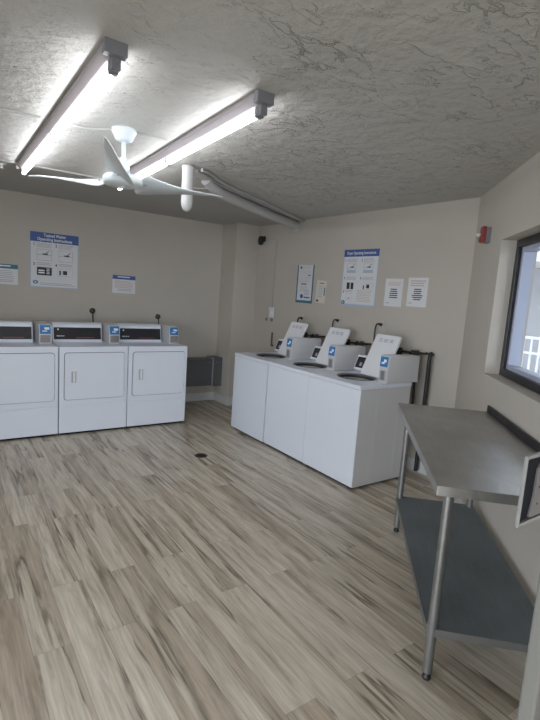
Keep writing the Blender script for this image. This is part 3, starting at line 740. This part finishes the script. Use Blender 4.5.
m.prism([(x0 + c_, y0), (x1 - c_, y0), (x1, y0 + c_), (x1, y1 - c_), (x1 - c_, y1), (x0 + c_, y1), (x0, y1 - c_), (x0, y0 + c_)], .244, .248, 'shelf_steel')
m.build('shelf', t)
m = MB(); m.ring(0, 1, 0, 1, .003, 0, 1, 'galvanised_tube'); m = MB()
for a, b in (((x0 + c_, y0 - .002, .215), (x1 - c_, y0 + .001, .249)), ((x0 + c_, y1 - .001, .215), (x1 - c_, y1 + .002, .249)), ((x0 - .002, y0 + c_, .215), (x0 + .001, y1 - c_, .249)), ((x1 - .001, y0 + c_, .215), (x1 + .002, y1 - c_, .249))):
    m.box(a, b, 'galvanised_tube')
m.build('shelf_edge', t)

# ------------------------------------------------------------------ outside
m = MB(); m.box((-12, -14, -.3), (22, 16, -.12), 'pavement'); struct(m, 'ground')
m = MB(); m.box((-4, -1.7, 2.66), (4.7, 9, 9), 'facade_paint'); struct(m, 'sky_blocker_above')  # unseen mass added to block the sky and dim the facade outside
m = MB(); m.box((3.6, -5, -.12), (14, -4, 9), 'facade_paint'); struct(m, 'sky_blocker_court')  # unseen block added to keep bright sky out of the window view
t = thing('apartment_building', 'pale apartment building with railed walkways seen through the window', 'building', (9., 0, 0))
m = MB(); m.box((1.5, 0, -.12), (2.0, 11, 2.75), 'facade_paint'); m.box((1.4, 5.5, 0.05), (1.5, 6.3, 2.1), 'facade_dark'); m.build('facade', t)
m = MB(); m.box((.1, 0, -.1), (1.5, 11, .08), 'slab_white'); m.build('lower_walkway', t)
m = MB(); m.box((0, 0, 2.5), (1.5, 11, 2.72), 'slab_white'); m.box((-.02, 0, 2.38), (.1, 11, 2.5), 'fascia_grey'); m.build('upper_walkway', t)
for z0, nm in ((.08, 'lower_railing'), (2.72, 'upper_railing')):
    m = MB(); m.box((.1, 0, z0 + 1.0), (.15, 11, z0 + 1.05), 'railing_white'); m.box((.1, 0, z0 + .72), (.14, 11, z0 + .76), 'railing_white'); m.box((.1, 0, z0 + .08), (.15, 11, z0 + .12), 'railing_white')
    y = .1
    while y < 10.9: m.box((.11, y, z0), (.14, y + .035, z0 + 1.0), 'railing_white'); y += .15
    m.build('railing', t)

# ------------------------------------------------------------------ light: sky through the openings, tubes glow
wd = bpy.data.worlds.new('World'); S.world = wd; wd.use_nodes = True
bg = wd.node_tree.nodes['Background']; WN, WL = wd.node_tree.nodes, wd.node_tree.links
bg.inputs['Color'].default_value = (.86, .925, 1.0, 1)
gt_ = WN.new('ShaderNodeTexCoord'); sx_ = WN.new('ShaderNodeSeparateXYZ'); WL.new(gt_.outputs['Generated'], sx_.inputs[0])
mr_ = WN.new('ShaderNodeMapRange'); mr_.interpolation_type = 'SMOOTHSTEP'      # the sky is brighter on the side of the sun
mr_.inputs['From Min'].default_value = .3; mr_.inputs['From Max'].default_value = -.8; mr_.inputs['To Min'].default_value = 1.3; mr_.inputs['To Max'].default_value = 4.9
ax_ = WN.new('ShaderNodeMath'); ax_.operation = 'MULTIPLY'; ax_.inputs[1].default_value = .75; WL.new(sx_.outputs['X'], ax_.inputs[0])
ay_ = WN.new('ShaderNodeMath'); ay_.operation = 'MULTIPLY_ADD'; ay_.inputs[1].default_value = .66; WL.new(sx_.outputs['Y'], ay_.inputs[0]); WL.new(ax_.outputs[0], ay_.inputs[2])
WL.new(ay_.outputs[0], mr_.inputs['Value']); WL.new(mr_.outputs['Result'], bg.inputs['Strength'])
def portal(loc, rot, sx, sy):
    l = bpy.data.lights.new('portal', 'AREA'); l.shape = 'RECTANGLE'; l.size = sx; l.size_y = sy; l.cycles.is_portal = True
    o = bpy.data.objects.new('daylight_portal', l); COL.objects.link(o); o.location = loc; o.rotation_euler = rot; o['kind'] = 'helper'
    return o
portal(((o0 + o1) / 2, YS - .1, 1.07), (PI / 2, 0, 0), o1 - o0, 2.15)
portal((XW - .1, (l0 + l1) / 2, 1.07), (PI / 2, 0, -PI / 2), l1 - l0, 2.15)
portal((XD + .08, (d0 + d1) / 2, 1.04), (PI / 2, 0, PI / 2), d1 - d0, 2.08)
pc = Cp((ws0 + ws1) / 2, .2, (wz0 + wz1) / 2)
portal(pc, (PI / 2, 0, rC), ws1 - ws0, wz1 - wz0)

# ------------------------------------------------------------------ camera
cam = bpy.data.cameras.new('camera'); co = bpy.data.objects.new('camera', cam); COL.objects.link(co)
yaw, pitch, roll = math.radians(35.2496), math.radians(-7.8383), math.radians(4.0073)
fw = Vector((math.sin(yaw) * math.cos(pitch), math.cos(yaw) * math.cos(pitch), math.sin(pitch)))
ri = Vector((math.cos(yaw), -math.sin(yaw), 0)); up = ri.cross(fw)
r2 = ri * math.cos(roll) + up * math.sin(roll); u2 = -ri * math.sin(roll) + up * math.cos(roll)
co.matrix_world = Matrix(((r2.x, u2.x, -fw.x, 0), (r2.y, u2.y, -fw.y, 0), (r2.z, u2.z, -fw.z, 1.5698), (0, 0, 0, 1)))
cam.sensor_fit = 'VERTICAL'; cam.sensor_height = 36; cam.lens = 475.385 / 720 * 36; cam.clip_start = .02
S.camera = co
S.view_settings.view_transform = 'Standard'; S.view_settings.look = 'None'; S.view_settings.gamma = 1
S.view_settings.use_curve_mapping = False; S.view_settings.exposure = 0.97
S.cycles.max_bounces = 8; S.cycles.diffuse_bounces = 5; S.cycles.use_denoising = True
